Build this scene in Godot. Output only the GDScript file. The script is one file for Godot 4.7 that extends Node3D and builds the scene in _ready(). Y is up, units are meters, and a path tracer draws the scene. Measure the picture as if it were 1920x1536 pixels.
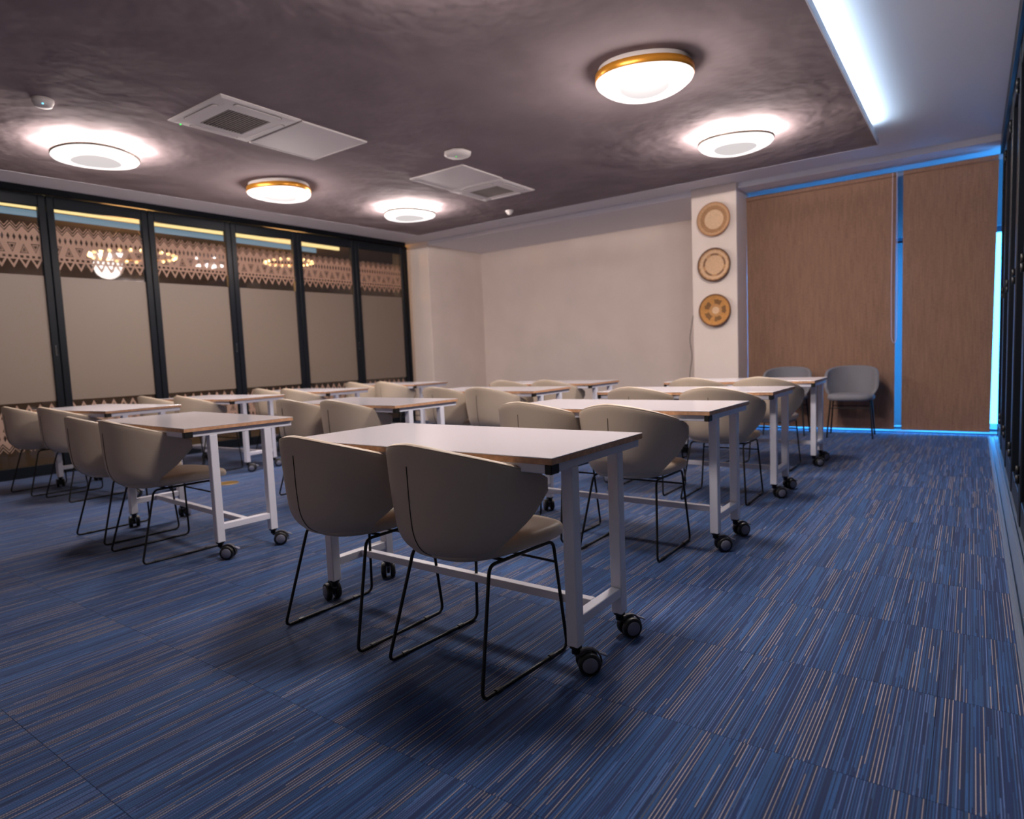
extends Node3D
# A classroom-like meeting room: wheeled tables, bucket chairs, glass partition, brown blinds.

var used := {}
var M := {}
var rng := RandomNumberGenerator.new()

# room measures (metres)
const CEIL := 2.99
const PANEL_Y := 2.85
const GLASS_X := -7.91
const BLIND_Z := -8.34
const SOFFIT := 2.93
const TABLE_L := 1.300
const TABLE_D := 0.629

func _ready():
	rng.seed = 7
	camera_and_sky()
	materials()
	build_floor()
	build_shell()
	build_partition()
	build_right_doors()
	build_window_and_blinds()
	build_next_room()
	build_lamps()
	build_ceiling_units()
	build_tables_and_chairs()
	build_grey_chairs()
	build_small_things()

# ---------------------------------------------------------------- camera, sky
func camera_and_sky():
	var cam := Camera3D.new()
	cam.name = "camera"
	var lens := CameraAttributesPhysical.new()
	lens.frustum_focal_length = 12.0 / (768.0 / 1201.3)
	lens.frustum_focus_distance = 2.3
	lens.exposure_aperture = 2.0
	lens.frustum_near = 0.02
	lens.frustum_far = 200.0
	cam.attributes = lens
	cam.fov = 2.0 * rad_to_deg(atan(768.0 / 1201.3))
	cam.position = Vector3(0, 1.048, 0)
	cam.rotation_degrees = Vector3(-4.799, 35.826, -2.383)
	add_child(cam)
	cam.current = true
	var we := WorldEnvironment.new()
	we.name = "world"
	var env := Environment.new()
	env.background_mode = Environment.BG_COLOR
	env.background_color = Color(0.22, 0.63, 1.0)
	env.background_energy_multiplier = 18.0
	env.tonemap_mode = Environment.TONE_MAPPER_LINEAR
	env.tonemap_exposure = 1.0
	env.sdfgi_enabled = true
	env.ssao_enabled = true
	env.ssil_enabled = true
	we.environment = env
	add_child(we)

# ---------------------------------------------------------------- materials
func mat(called: String, c: Color, rough := 0.6, metal := 0.0) -> StandardMaterial3D:
	var m := StandardMaterial3D.new()
	m.resource_name = called
	m.albedo_color = c
	m.roughness = rough
	m.metallic = metal
	M[called] = m
	return m

func glow(called: String, c: Color, energy: float) -> StandardMaterial3D:
	var m := mat(called, Color(0.12, 0.12, 0.12), 0.6)
	m.emission_enabled = true
	m.emission = c
	m.emission_energy_multiplier = energy
	return m

func noise_tex(freq: float, lo: Color, hi: Color, sz := 512, sd := 1, normal := false) -> NoiseTexture2D:
	var n := FastNoiseLite.new()
	n.seed = sd
	n.frequency = freq
	n.fractal_octaves = 4
	var t := NoiseTexture2D.new()
	t.width = sz
	t.height = sz
	t.seamless = true
	t.noise = n
	if normal:
		t.as_normal_map = true
		t.bump_strength = 4.0
	else:
		var g := Gradient.new()
		g.set_color(0, lo)
		g.set_color(1, hi)
		t.color_ramp = g
	return t

func tri(m: StandardMaterial3D, t: Texture2D, s: float):
	m.albedo_texture = t
	m.uv1_triplanar = true
	m.uv1_world_triplanar = true
	m.uv1_scale = Vector3(s, s, s)

func materials():
	var w := mat("wall_paint", Color(0.92, 0.865, 0.83), 0.8)
	tri(w, noise_tex(0.01, Color(0.96, 0.96, 0.96), Color(1, 1, 1), 512, 3), 0.25)
	mat("ceiling_paint", Color(0.90, 0.89, 0.91), 0.8)
	var dk := mat("panel_paint", Color(0.555, 0.50, 0.51), 0.95)
	tri(dk, noise_tex(0.008, Color(0.9, 0.9, 0.9), Color(1, 1, 1), 512, 11), 0.3)
	dk.metallic_specular = 0.15
	dk.normal_enabled = true
	dk.normal_texture = noise_tex(0.012, Color.BLACK, Color.WHITE, 512, 31, true)
	dk.normal_scale = 0.35
	mat("panel_edge", Color(0.80, 0.80, 0.84), 0.7)
	mat("black_frame", Color(0.085, 0.10, 0.125), 0.33).metallic_specular = 0.28
	mat("black_plastic", Color(0.06, 0.06, 0.065), 0.45)
	mat("black_steel", Color(0.055, 0.055, 0.06), 0.4, 0.3)
	mat("white_steel", Color(0.86, 0.86, 0.90), 0.38)
	mat("laminate", Color(0.78, 0.765, 0.79), 0.16)
	var wd := mat("plywood_edge", Color(0.84, 0.65, 0.50), 0.55)
	tri(wd, noise_tex(0.02, Color(0.82, 0.8, 0.78), Color(1, 1, 1), 256, 5), 6.0)
	var up := mat("beige_leather", Color(0.745, 0.68, 0.605), 0.48)
	up.heightmap_enabled = false
	up.normal_enabled = true
	up.normal_texture = noise_tex(0.09, Color.BLACK, Color.WHITE, 512, 21, true)
	up.normal_scale = 0.12
	up.uv1_triplanar = true
	up.uv1_scale = Vector3(7, 7, 7)
	mat("thread", Color(0.16, 0.13, 0.12), 0.8)
	var gy := mat("grey_fabric", Color(0.47, 0.47, 0.50), 0.85)
	gy.rim_enabled = true
	gy.rim = 0.3
	mat("caster_hub", Color(0.42, 0.43, 0.50), 0.5)
	mat("caster_hood", Color(0.30, 0.30, 0.33), 0.45)
	mat("white_plastic", Color(0.84, 0.81, 0.80), 0.7).metallic_specular = 0.25
	mat("grey_plastic", Color(0.36, 0.33, 0.32), 0.7)
	mat("grille_plastic", Color(0.58, 0.54, 0.52), 0.7)
	mat("gold", Color(0.90, 0.62, 0.22), 0.3, 0.55)
	mat("satin_steel", Color(0.62, 0.58, 0.54), 0.4, 0.8)
	mat("brass", Color(0.50, 0.40, 0.22), 0.45, 0.6)
	mat("aluminium", Color(0.42, 0.46, 0.52), 0.5, 0.4)
	mat("sill_white", Color(0.56, 0.57, 0.58), 0.7)
	mat("white_backing", Color(0.55, 0.56, 0.57), 0.9)
	mat("chain", Color(0.78, 0.74, 0.82), 0.5)
	mat("cable", Color(0.22, 0.19, 0.18), 0.6)
	mat("hall_wall", Color(0.27, 0.24, 0.225), 0.8)
	mat("hall_floor", Color(0.22, 0.21, 0.205), 0.6)
	glow("lamp_glow", Color(1.0, 0.965, 0.955), 1.6)
	glow("lamp_centre", Color(0.97, 0.935, 0.935), 0.74)
	glow("halo_glow", Color(1.0, 0.93, 0.89), 5.0)
	glow("cove_glow", Color(0.78, 0.90, 1.0), 40.0)
	glow("warm_strip", Color(1.0, 0.88, 0.60), 1.3)
	glow("pale_strip", Color(0.55, 0.75, 0.88), 0.42)
	glow("bulb_glow", Color(1.0, 0.80, 0.52), 9.0)
	glow("green_led", Color(0.15, 1.0, 0.35), 1.6)
	glow("blue_led", Color(0.45, 0.85, 1.0), 2.0)
	var gl := mat("pane_glass", Color(0.30, 0.33, 0.36, 0.05), 0.03)
	gl.transparency = BaseMaterial3D.TRANSPARENCY_ALPHA
	gl.metallic_specular = 0.45
	var dg := mat("dark_glass", Color(0.10, 0.12, 0.15, 0.55), 0.06)
	dg.transparency = BaseMaterial3D.TRANSPARENCY_ALPHA
	dg.metallic_specular = 0.7
	var fr := mat("frosted_film", Color(0.50, 0.445, 0.40), 0.45)
	fr.backlight_enabled = true
	fr.backlight = Color(0.40, 0.36, 0.32)
	var pf := mat("printed_film", Color(0.71, 0.60, 0.54), 0.6)
	pf.albedo_texture = film_texture()
	pf.transparency = BaseMaterial3D.TRANSPARENCY_ALPHA
	pf.backlight_enabled = true
	pf.backlight = Color(0.70, 0.60, 0.50)
	var bl := mat("blind_fabric", Color(0.67, 0.525, 0.44), 0.9)
	bl.albedo_texture = slub_texture()
	bl.uv1_triplanar = true
	bl.uv1_world_triplanar = true
	bl.uv1_scale = Vector3(1.8, 0.45, 1.8)
	var cp := mat("carpet", Color(1, 1, 1), 0.95)
	cp.albedo_texture = carpet_texture()
	cp.rim_enabled = true
	cp.rim = 0.12
	mat("carpet_plain", Color(0.14, 0.26, 0.42), 0.95)
	var bk := mat("basketry", Color(1, 1, 1), 0.85)
	bk.vertex_color_use_as_albedo = true

func film_texture() -> ImageTexture:
	# one repeat (0.2 m x 0.49 m) of the geometric print: bands of chevrons, diamonds, triangles, dots and points
	var W := 256
	var H := 640
	var im := Image.create(W, H, false, Image.FORMAT_RGBA8)
	im.fill(Color(1, 1, 1, 0))
	for y in H:
		for x in W:
			var film := false
			var fy := y / float(H)
			if fy < 0.24:                       # chevron lines, two to a repeat
				var p := fposmod(x / 128.0, 1.0)
				var zig := absf(p - 0.5) * 2.0   # 1..0..1
				var d := fy / 0.24 - zig * 0.55
				film = not ((d > -0.02 and d < 0.16) or (d > 0.28 and d < 0.40)) and d > -0.12
				if fy < 0.012: film = false
			elif fy < 0.44:                     # diamonds
				var p2 := absf(fposmod(x / 64.0, 1.0) - 0.5) * 2.0
				var q2 := absf((fy - 0.335) / 0.075)
				film = p2 * 1.9 + q2 > 1.0
			elif fy < 0.70:                     # big triangles, one up and one down
				var p3 := fposmod(x / 256.0, 1.0)
				var q3 := (fy - 0.44) / 0.26
				var up := absf(p3 - 0.25) * 4.0   # 0 at the apex of the upright one
				var dn := absf(p3 - 0.75) * 4.0
				film = true
				var e := q3 - 0.12
				if p3 < 0.5 and up < e and q3 < 0.9:
					var inner := minf(e - up, (0.9 - q3) * 2.0)
					film = inner > 0.12 and inner < 0.24 or inner > 0.27 and inner < 0.33
				elif p3 >= 0.5 and dn < 0.88 - q3 and q3 > 0.1:
					var inner2 := minf(0.88 - q3 - dn, (q3 - 0.1) * 2.0)
					film = inner2 > 0.12 and inner2 < 0.24 or inner2 > 0.27 and inner2 < 0.33
			elif fy < 0.80:                     # dots
				var p4 := absf(fposmod(x / 64.0, 1.0) - 0.5) * 2.0
				var q4 := absf((fy - 0.75) / 0.03)
				film = maxf(p4 * 1.7, q4) > 0.85
			else:                               # hanging points
				var p5 := absf(fposmod(x / 128.0, 1.0) - 0.5) * 2.0
				var depth := 1.0 - p5
				var q5 := (fy - 0.80) / 0.20
				film = q5 < depth and not (q5 < depth - 0.42 and q5 > 0.06)
				if q5 < 0.06: film = true
			if film:
				im.set_pixel(x, y, Color(1, 1, 1, 0.82))
	return ImageTexture.create_from_image(im)

func slub_texture() -> ImageTexture:
	var W := 512
	var b := PackedByteArray()
	b.resize(W * W * 3)
	var n := FastNoiseLite.new()
	n.seed = 5
	n.frequency = 0.02
	var n2 := FastNoiseLite.new()
	n2.seed = 9
	n2.frequency = 0.35
	for y in W:
		for x in W:
			var v := 0.84 + 0.18 * n2.get_noise_2d(x, y * 0.03) + 0.07 * n2.get_noise_2d(x * 0.06 + 900.0, y) + 0.05 * n.get_noise_2d(x, y * 0.4)
			v = clampf(v, 0.0, 1.0)
			var i := (y * W + x) * 3
			b[i] = int(v * 255)
			b[i + 1] = int(v * 253)
			b[i + 2] = int(v * 250)
	return ImageTexture.create_from_image(Image.create_from_data(W, W, false, Image.FORMAT_RGB8, b))

func carpet_texture() -> ImageTexture:
	# sixteen carpet tiles (4 x 4); tufted rows 3 px wide run down the picture, each dyed in segments
	var W := 2048
	var T := 512
	var b := PackedByteArray()
	b.resize(W * W * 3)
	var r := RandomNumberGenerator.new()
	r.seed = 42
	var navy := Color(0.050, 0.165, 0.345)
	var mid := Color(0.140, 0.300, 0.495)
	var lav := Color(0.285, 0.380, 0.565)
	var sand := Color(0.58, 0.545, 0.565)
	var dyes := [navy, mid, lav, sand]
	for ty in 4:
		for tx in 4:
			var cluster := 0
			var last := 0
			for row in 171:
				# rows alternate between dark and lighter blue; sand rows come singly or in clusters with dark rows between
				var state := 0
				if last == 4:
					state = 0
				elif last == 3:
					state = 4
				elif last == 0:
					if cluster > 0:
						state = 3
						cluster -= 1
					else:
						var roll := r.randf()
						if roll < 0.16:
							state = 3
							cluster = r.randi_range(0, 3)
						else:
							state = 1 if roll < 0.66 else (2 if roll < 0.94 else 0)
				elif last == 1 and r.randf() < 0.30:
					state = 1
				last = state
				if state == 4: state = 0
				var y := -r.randi_range(0, 200)
				while y < T:
					var seg := r.randi_range(110, 420)
					var sk := state
					if state == 3:
						sk = 3 if r.randf() < 0.60 else 1
					elif r.randf() < 0.20:
						sk = 0 if state != 0 else 1
					var base: Color = dyes[sk]
					var k := r.randf_range(0.86, 1.12)
					var y2 := mini(T, y + seg)
					y = maxi(y, 0)
					while y < y2:
						var tuft := 1.06 if (y + row * 3) % 6 < 4 else 0.74
						for px in 3:
							var xx := row * 3 + px
							if xx >= T: break
							var g: float = k * tuft * ([0.70, 1.12, 1.0][px] if sk != 3 or px > 0 else 0.35) + r.randf_range(-0.08, 0.08)
							var i := ((ty * T + y) * W + tx * T + xx) * 3
							b[i] = clampi(int(base.r * g * 255), 0, 255)
							b[i + 1] = clampi(int(base.g * g * 255), 0, 255)
							b[i + 2] = clampi(int(base.b * g * 255), 0, 255)
						y += 1
	return ImageTexture.create_from_image(Image.create_from_data(W, W, false, Image.FORMAT_RGB8, b))

# ---------------------------------------------------------------- mesh helpers
func st_new() -> SurfaceTool:
	var s := SurfaceTool.new()
	s.begin(Mesh.PRIMITIVE_TRIANGLES)
	return s

func face(s: SurfaceTool, pts: Array, centre: Vector3):
	# a flat convex polygon, turned so that its front looks away from centre
	var n: Vector3 = (pts[1] - pts[0]).cross(pts[2] - pts[0])
	var mid := Vector3.ZERO
	for p in pts: mid += p
	mid /= pts.size()
	var out := n.dot(mid - centre) > 0.0
	s.set_smooth_group(-1)
	for i in range(1, pts.size() - 1):
		if out:
			s.add_vertex(pts[0]); s.add_vertex(pts[i + 1]); s.add_vertex(pts[i])
		else:
			s.add_vertex(pts[0]); s.add_vertex(pts[i]); s.add_vertex(pts[i + 1])

func cbox(s: SurfaceTool, c: Vector3, size: Vector3, bev := 0.002, basis := Basis.IDENTITY):
	# a box with chamfered edges
	var h := size * 0.5
	var b := minf(bev, minf(h.x, minf(h.y, h.z)) * 0.9)
	var v := func(sx, sy, sz, ax) -> Vector3:
		var p := Vector3(sx * (h.x - (0.0 if ax == 0 else b)), sy * (h.y - (0.0 if ax == 1 else b)), sz * (h.z - (0.0 if ax == 2 else b)))
		return c + basis * p
	for sg in [-1, 1]:
		face(s, [v.call(sg, -1, -1, 0), v.call(sg, 1, -1, 0), v.call(sg, 1, 1, 0), v.call(sg, -1, 1, 0)], c)
		face(s, [v.call(-1, sg, -1, 1), v.call(1, sg, -1, 1), v.call(1, sg, 1, 1), v.call(-1, sg, 1, 1)], c)
		face(s, [v.call(-1, -1, sg, 2), v.call(1, -1, sg, 2), v.call(1, 1, sg, 2), v.call(-1, 1, sg, 2)], c)
	if b <= 0.0: return
	for a in [-1, 1]:
		for d in [-1, 1]:
			face(s, [v.call(a, d, -1, 0), v.call(a, d, 1, 0), v.call(a, d, 1, 1), v.call(a, d, -1, 1)], c)
			face(s, [v.call(a, -1, d, 0), v.call(a, 1, d, 0), v.call(a, 1, d, 2), v.call(a, -1, d, 2)], c)
			face(s, [v.call(-1, a, d, 1), v.call(1, a, d, 1), v.call(1, a, d, 2), v.call(-1, a, d, 2)], c)
			for e in [-1, 1]:
				face(s, [v.call(a, d, e, 0), v.call(a, d, e, 1), v.call(a, d, e, 2)], c)

func done(s: SurfaceTool) -> ArrayMesh:
	s.generate_normals()
	return s.commit()

func box_mesh(size: Vector3, bev := 0.002, c := Vector3.ZERO) -> ArrayMesh:
	var s := st_new()
	cbox(s, c, size, bev)
	return done(s)

func grid(s: SurfaceTool, rows: Array, close_u := false, flip := false, sg := 0):
	# rows of points joined into a smooth sheet
	s.set_smooth_group(sg)
	var nu: int = rows[0].size()
	for j in rows.size() - 1:
		var top := nu if close_u else nu - 1
		for i in top:
			var i2 := (i + 1) % nu
			var a: Vector3 = rows[j][i]
			var b: Vector3 = rows[j][i2]
			var c: Vector3 = rows[j + 1][i2]
			var d: Vector3 = rows[j + 1][i]
			var order := [a, b, c, a, c, d] if not flip else [a, c, b, a, d, c]
			for p in order: s.add_vertex(p)

func tube(s: SurfaceTool, path: Array, r: float, sides := 8, closed := false):
	var rows := []
	var n := path.size()
	var up := Vector3.ZERO
	for i in n:
		var prev: Vector3 = path[(i - 1 + n) % n] if closed else path[maxi(i - 1, 0)]
		var next: Vector3 = path[(i + 1) % n] if closed else path[mini(i + 1, n - 1)]
		var t := (next - prev).normalized()
		if up == Vector3.ZERO:
			up = t.cross(Vector3.UP if absf(t.y) < 0.9 else Vector3.RIGHT).normalized()
		up = (up - t * up.dot(t)).normalized()
		var side := t.cross(up)
		var ring := []
		for k in sides:
			var a := TAU * k / sides
			ring.append(path[i] + (up * cos(a) + side * sin(a)) * r)
		rows.append(ring)
	if closed: rows.append(rows[0])
	grid(s, rows, true, true)
	if not closed:
		for e in [0, n - 1]:
			var cc: Vector3 = path[e]
			face(s, rows[e], path[1] if e == 0 else path[n - 2])

func fillet(pts: Array, r: float, steps := 4, closed := false) -> Array:
	var out := []
	var n := pts.size()
	for i in n:
		if not closed and (i == 0 or i == n - 1):
			out.append(pts[i]); continue
		var p: Vector3 = pts[i]
		var a: Vector3 = pts[(i - 1 + n) % n] - p
		var b: Vector3 = pts[(i + 1) % n] - p
		var k := minf(r, minf(a.length(), b.length()) * 0.45)
		var pa := p + a.normalized() * k
		var pb := p + b.normalized() * k
		for j in steps + 1:
			var t := j / float(steps)
			out.append(pa.lerp(p, t).lerp(p.lerp(pb, t), t))
	return out

func lathe(s: SurfaceTool, prof: Array, sides := 24, basis := Basis.IDENTITY, at := Vector3.ZERO, lobe := 0.0):
	# profile of Vector2(radius, height) turned round the y axis; lobe makes it a rounded triangle
	var rows := []
	for p in prof:
		var ring := []
		for k in sides:
			var a := TAU * k / sides
			var f := 1.0 + lobe * cos(3.0 * (a - 0.5))
			ring.append(at + basis * Vector3(cos(a) * p.x * f, p.y, sin(a) * p.x * f))
		rows.append(ring)
	grid(s, rows, true)

func lathe_mesh(prof: Array, sides := 24, basis := Basis.IDENTITY, at := Vector3.ZERO, lobe := 0.0) -> ArrayMesh:
	var s := st_new()
	lathe(s, prof, sides, basis, at, lobe)
	return done(s)

func sphere_mesh(r: float, seg := 12) -> SphereMesh:
	var m := SphereMesh.new()
	m.radius = r
	m.height = 2 * r
	m.radial_segments = seg
	m.rings = seg / 2
	return m

# ---------------------------------------------------------------- scene tree helpers
func numbered(called: String) -> String:
	used[called] = used.get(called, -1) + 1
	return called if used[called] == 0 else "%s_%03d" % [called, used[called]]

func thing(called: String, label: String, category: String, at := Vector3.ZERO, turn := 0.0, group := "") -> Node3D:
	var o := Node3D.new()
	o.name = numbered(called)
	add_child(o)
	o.position = at
	o.rotation.y = turn
	o.set_meta("label", label)
	o.set_meta("category", category)
	if group != "": o.set_meta("group", group)
	return o

func part(parent: Node, called: String, m: Mesh, material: Material, at := Vector3.ZERO, rot := Vector3.ZERO) -> MeshInstance3D:
	var o := MeshInstance3D.new()
	o.name = called
	o.mesh = m
	o.material_override = material
	o.position = at
	o.rotation = rot
	parent.add_child(o, true)
	return o

func struct(called: String, m: Mesh, material: Material, at := Vector3.ZERO, label := "") -> MeshInstance3D:
	var o := part(self, called, m, material, at)
	o.set_meta("kind", "structure")
	o.set_meta("label", label if label != "" else called)
	return o

func struct_node(called: String, label: String, at := Vector3.ZERO) -> Node3D:
	var o := Node3D.new()
	o.name = called
	add_child(o, true)
	o.position = at
	o.set_meta("kind", "structure")
	o.set_meta("label", label)
	return o

func slab(a: Vector3, b: Vector3) -> ArrayMesh:
	return box_mesh((b - a).abs(), 0.0, (a + b) * 0.5)

func area_light(parent: Node, called: String, at: Vector3, towards: Vector3, size: Vector2, c: Color, energy: float):
	var l := AreaLight3D.new()
	l.name = called
	l.area_size = size
	l.light_color = c
	l.light_energy = energy
	l.shadow_enabled = true
	l.area_range = 20.0
	l.area_attenuation = 2.0
	parent.add_child(l, true)
	l.position = at
	var z := -towards.normalized()
	var x := (Vector3.UP if absf(z.y) < 0.9 else Vector3.RIGHT).cross(z).normalized()
	l.basis = Basis(x, z.cross(x), z)

# ---------------------------------------------------------------- floor
func build_floor():
	var f := struct_node("floor", "blue striped carpet-tile floor")
	part(f, "subfloor", slab(Vector3(-8.6, -0.15, -9.6), Vector3(0.7, -0.008, 2.8)), M.hall_floor)
	var variants := []
	for k in 16:
		var s := st_new()
		var T := 0.52
		var h := T * 0.5
		var b := 0.0007
		var u0 := (k % 4) / 4.0
		var v0 := int(k / 4) / 4.0
		var uvq := func(p: Vector3) -> Vector2:
			return Vector2(u0 + (p.x / T + 0.5) * 0.25, v0 + (p.z / T + 0.5) * 0.25)
		var put := func(pts: Array, n: Vector3):
			for i in [0, 1, 2, 0, 2, 3]:
				s.set_normal(n)
				s.set_uv(uvq.call(pts[i]))
				s.add_vertex(pts[i])
		var i0 := h - b
		put.call([Vector3(-i0, 0, -i0), Vector3(i0, 0, -i0), Vector3(i0, 0, i0), Vector3(-i0, 0, i0)], Vector3.UP)
		var c := [Vector3(-1, 0, -1), Vector3(1, 0, -1), Vector3(1, 0, 1), Vector3(-1, 0, 1)]
		for e in 4:
			var a: Vector3 = c[e]
			var d: Vector3 = c[(e + 1) % 4]
			var low := Vector3(0, -0.003, 0)
			put.call([a * (h - 0.0001) + low, d * (h - 0.0001) + low, d * i0, a * i0], ((a + d).normalized() + Vector3.UP * 0.6).normalized())
		variants.append(s.commit())
	var r := RandomNumberGenerator.new()
	r.seed = 3
	for i in 17:
		for j in 21:
			var x := 0.45 - 0.26 - i * 0.52
			var z := 0.69 - j * 0.52
			if z > -0.1 or z < -9.5 or (z < -8.5 and x > -2.2): continue
			part(f, "carpet_tile", variants[r.randi() % 16], M.carpet, Vector3(x, 0, z))
	part(f, "carpet_border", slab(Vector3(-8.4, -0.008, -0.09), Vector3(0.45, 0.0, 2.6)), M.carpet_plain)

# ---------------------------------------------------------------- walls and ceiling
func build_shell():
	struct("ceiling", slab(Vector3(-8.3, CEIL, -9.6), Vector3(0.7, CEIL + 0.2, 2.8)), M.ceiling_paint, Vector3.ZERO, "white upper ceiling around the dark panel")
	# dark dropped panel with a pale lip round it; its left edge runs slightly askew as in the room
	var low := [Vector2(-0.748, 1.6), Vector2(-0.748, -6.989), Vector2(-6.591, -6.989), Vector2(-7.17, 1.6)]
	var s := st_new()
	var cc := Vector3(-3.8, PANEL_Y + 0.03, -2.7)
	var bot := []
	var topv := []
	for p in low:
		bot.append(Vector3(p.x, PANEL_Y, p.y))
		topv.append(Vector3(p.x, PANEL_Y + 0.04, p.y))
	face(s, bot, cc)
	face(s, topv, cc)
	var panel := struct("trim_1", done(s), M.panel_paint, Vector3.ZERO, "dark grey suspended ceiling panel")
	var lip := st_new()
	var names := 4
	for i in names:
		var a: Vector3 = bot[i]
		var b: Vector3 = bot[(i + 1) % 4]
		var d := (b - a).normalized()
		var n := Vector3(d.z, 0, -d.x)
		if n.dot((a + b) * 0.5 - cc) < 0.0: n = -n
		var mid := (a + b) * 0.5 + Vector3(0, 0.0295, 0) + n * 0.004
		cbox(lip, mid, Vector3((b - a).length() + 0.016, 0.061, 0.008), 0.0, Basis(d, Vector3.UP, d.cross(Vector3.UP)))
	part(panel, "lip", done(lip), M.panel_edge)
	# hangers between the panel and the ceiling
	var hg := st_new()
	for x in [-2.2, -4.2, -6.0]:
		for z in [0.8, -1.6, -4.0, -6.2]:
			cbox(hg, Vector3(x, (PANEL_Y + 0.04 + CEIL) * 0.5, z), Vector3(0.05, CEIL - PANEL_Y - 0.04, 0.6), 0.0)
	part(panel, "hanger", done(hg), M.ceiling_paint)
	# closed upstand well behind the lip so that the void over the panel is not seen through
	var led := thing("cove_light", "cool white strip light hidden behind the dark ceiling panel's aisle edge", "cove light", Vector3(-0.80, PANEL_Y + 0.047, -2.75))
	part(led, "led_strip", box_mesh(Vector3(0.02, 0.008, 8.0), 0.0), M.cove_glow)
	area_light(led, "cove_area", Vector3(0, 0.012, 0), Vector3(0.35, 1, 0), Vector2(8.0, 0.02), Color(0.78, 0.90, 1.0), 2.4)
	# back wall: soffit, alcove, pillars
	struct("trim_2", slab(Vector3(-7.36, SOFFIT, -9.6), Vector3(0.7, CEIL, -8.0)), M.ceiling_paint, Vector3.ZERO, "white soffit step along the back wall")
	struct("wall_back", slab(Vector3(-8.1, 0, -9.6), Vector3(-2.5, SOFFIT, -9.41)), M.wall_paint, Vector3.ZERO, "plain warm white alcove wall")
	var lp := struct("wall_alcove_side", slab(Vector3(-8.1, 0, -9.41), Vector3(-7.352, SOFFIT, -8.25)), M.wall_paint, Vector3.ZERO, "side wall of the alcove")
	struct("wall_column_corner", box_mesh(Vector3(0.757, CEIL, 0.27), 0.004, Vector3(-7.7215, CEIL * 0.5, -8.115)), M.wall_paint, Vector3.ZERO, "white column at the end of the glass partition")
	struct("wall_column", box_mesh(Vector3(0.548, CEIL, 1.49), 0.004, Vector3(-2.586, CEIL * 0.5, -7.924 - 0.745)), M.wall_paint, Vector3.ZERO, "white pillar with three woven baskets")
	struct("wall_front", slab(Vector3(-8.3, 0, 2.6), Vector3(0.7, CEIL, 2.8)), M.wall_paint, Vector3.ZERO, "plain wall behind the camera")
	struct("wall_left", slab(Vector3(-8.3, 0, 0.30), Vector3(-7.98, CEIL, 2.6)), M.wall_paint, Vector3.ZERO, "plain wall beside the glass partition")
	var bb := struct("baseboard_back", box_mesh(Vector3(4.5, 0.08, 0.015), 0.003, Vector3(-5.1, 0.04, -9.402)), M.wall_paint, Vector3.ZERO, "white skirting of the alcove")

# ---------------------------------------------------------------- glass partition
func build_partition():
	# the partition runs a little askew: along[] are distances from START towards the alcove
	var along := [5.395, 4.385, 3.37, 2.385, 1.375, 0.37, -0.645, -1.66, -2.68]
	var yaw := atan2(0.2, 5.4)
	var run := Vector3(-7.735 + 7.935, 0, -5.4).normalized()
	var start := Vector3(-7.935, 0, -2.4)
	var film_top := 2.625
	var film_bot := 2.150
	for k in 8:
		var s0: float = along[k]
		var s1: float = along[k + 1]
		var w := s0 - s1
		var d := struct_node("door_%d" % (k + 1), "black framed folding glass panel with printed film", start + run * (s0 + s1) * 0.5)
		d.rotation.y = -yaw
		var iw := w - 0.145
		for sgn in [-1, 1]:
			part(d, "stile", box_mesh(Vector3(0.06, 2.905, 0.069), 0.006), M.black_frame, Vector3(0, 1.4625, sgn * (w * 0.5 - 0.0375)))
		part(d, "top_rail", box_mesh(Vector3(0.058, 0.12, iw), 0.004), M.black_frame, Vector3(0, 2.855, 0))
		part(d, "bottom_rail", box_mesh(Vector3(0.058, 0.10, iw), 0.004), M.black_frame, Vector3(0, 0.060, 0))
		part(d, "pane", box_mesh(Vector3(0.006, 2.69, iw + 0.004), 0.0), M.pane_glass, Vector3(0, 1.453, 0))
		part(d, "frosted_film", box_mesh(Vector3(0.0012, 1.315, iw), 0.0), M.frosted_film, Vector3(0.0042, 1.427, 0))
		part(d, "printed_film", film_sheet(iw, film_top - film_bot, -(s0 + s1) * 0.5), M.printed_film, Vector3(0.0042, (film_top + film_bot) * 0.5, 0))
		part(d, "lower_film", film_sheet(iw, 0.49, -(s0 + s1) * 0.5, true), M.printed_film, Vector3(0.0042, 0.505, 0))
		if k % 2 == 1:
			var h := part(d, "flush_bolt", box_mesh(Vector3(0.006, 0.12, 0.022), 0.002), M.black_plastic, Vector3(0.032, 1.30, -(w * 0.5 - 0.0375)))
			for yy in [-0.048, 0.048]:
				part(h, "screw", sphere_mesh(0.005, 8), M.aluminium, Vector3(0.003, yy, 0))
	var mid := start + run * 1.36
	var head := struct("trim_3", box_mesh(Vector3(0.14, CEIL - 2.922, 8.12), 0.0), M.black_frame, mid + Vector3(-0.02, (CEIL + 2.922) * 0.5, 0), "black head rail over the glass partition")
	head.rotation.y = -yaw
	var track := struct("trim_4", box_mesh(Vector3(0.09, 0.012, 8.1), 0.002), M.black_frame, mid + Vector3(0, 0.005, 0), "black floor track of the glass partition")
	track.rotation.y = -yaw
	struct("trim_7", box_mesh(Vector3(0.30, 2.922, 0.05), 0.0), M.black_frame, Vector3(-7.85, 1.461, -7.835), "black end post of the glass partition").rotation.y = -yaw

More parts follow.
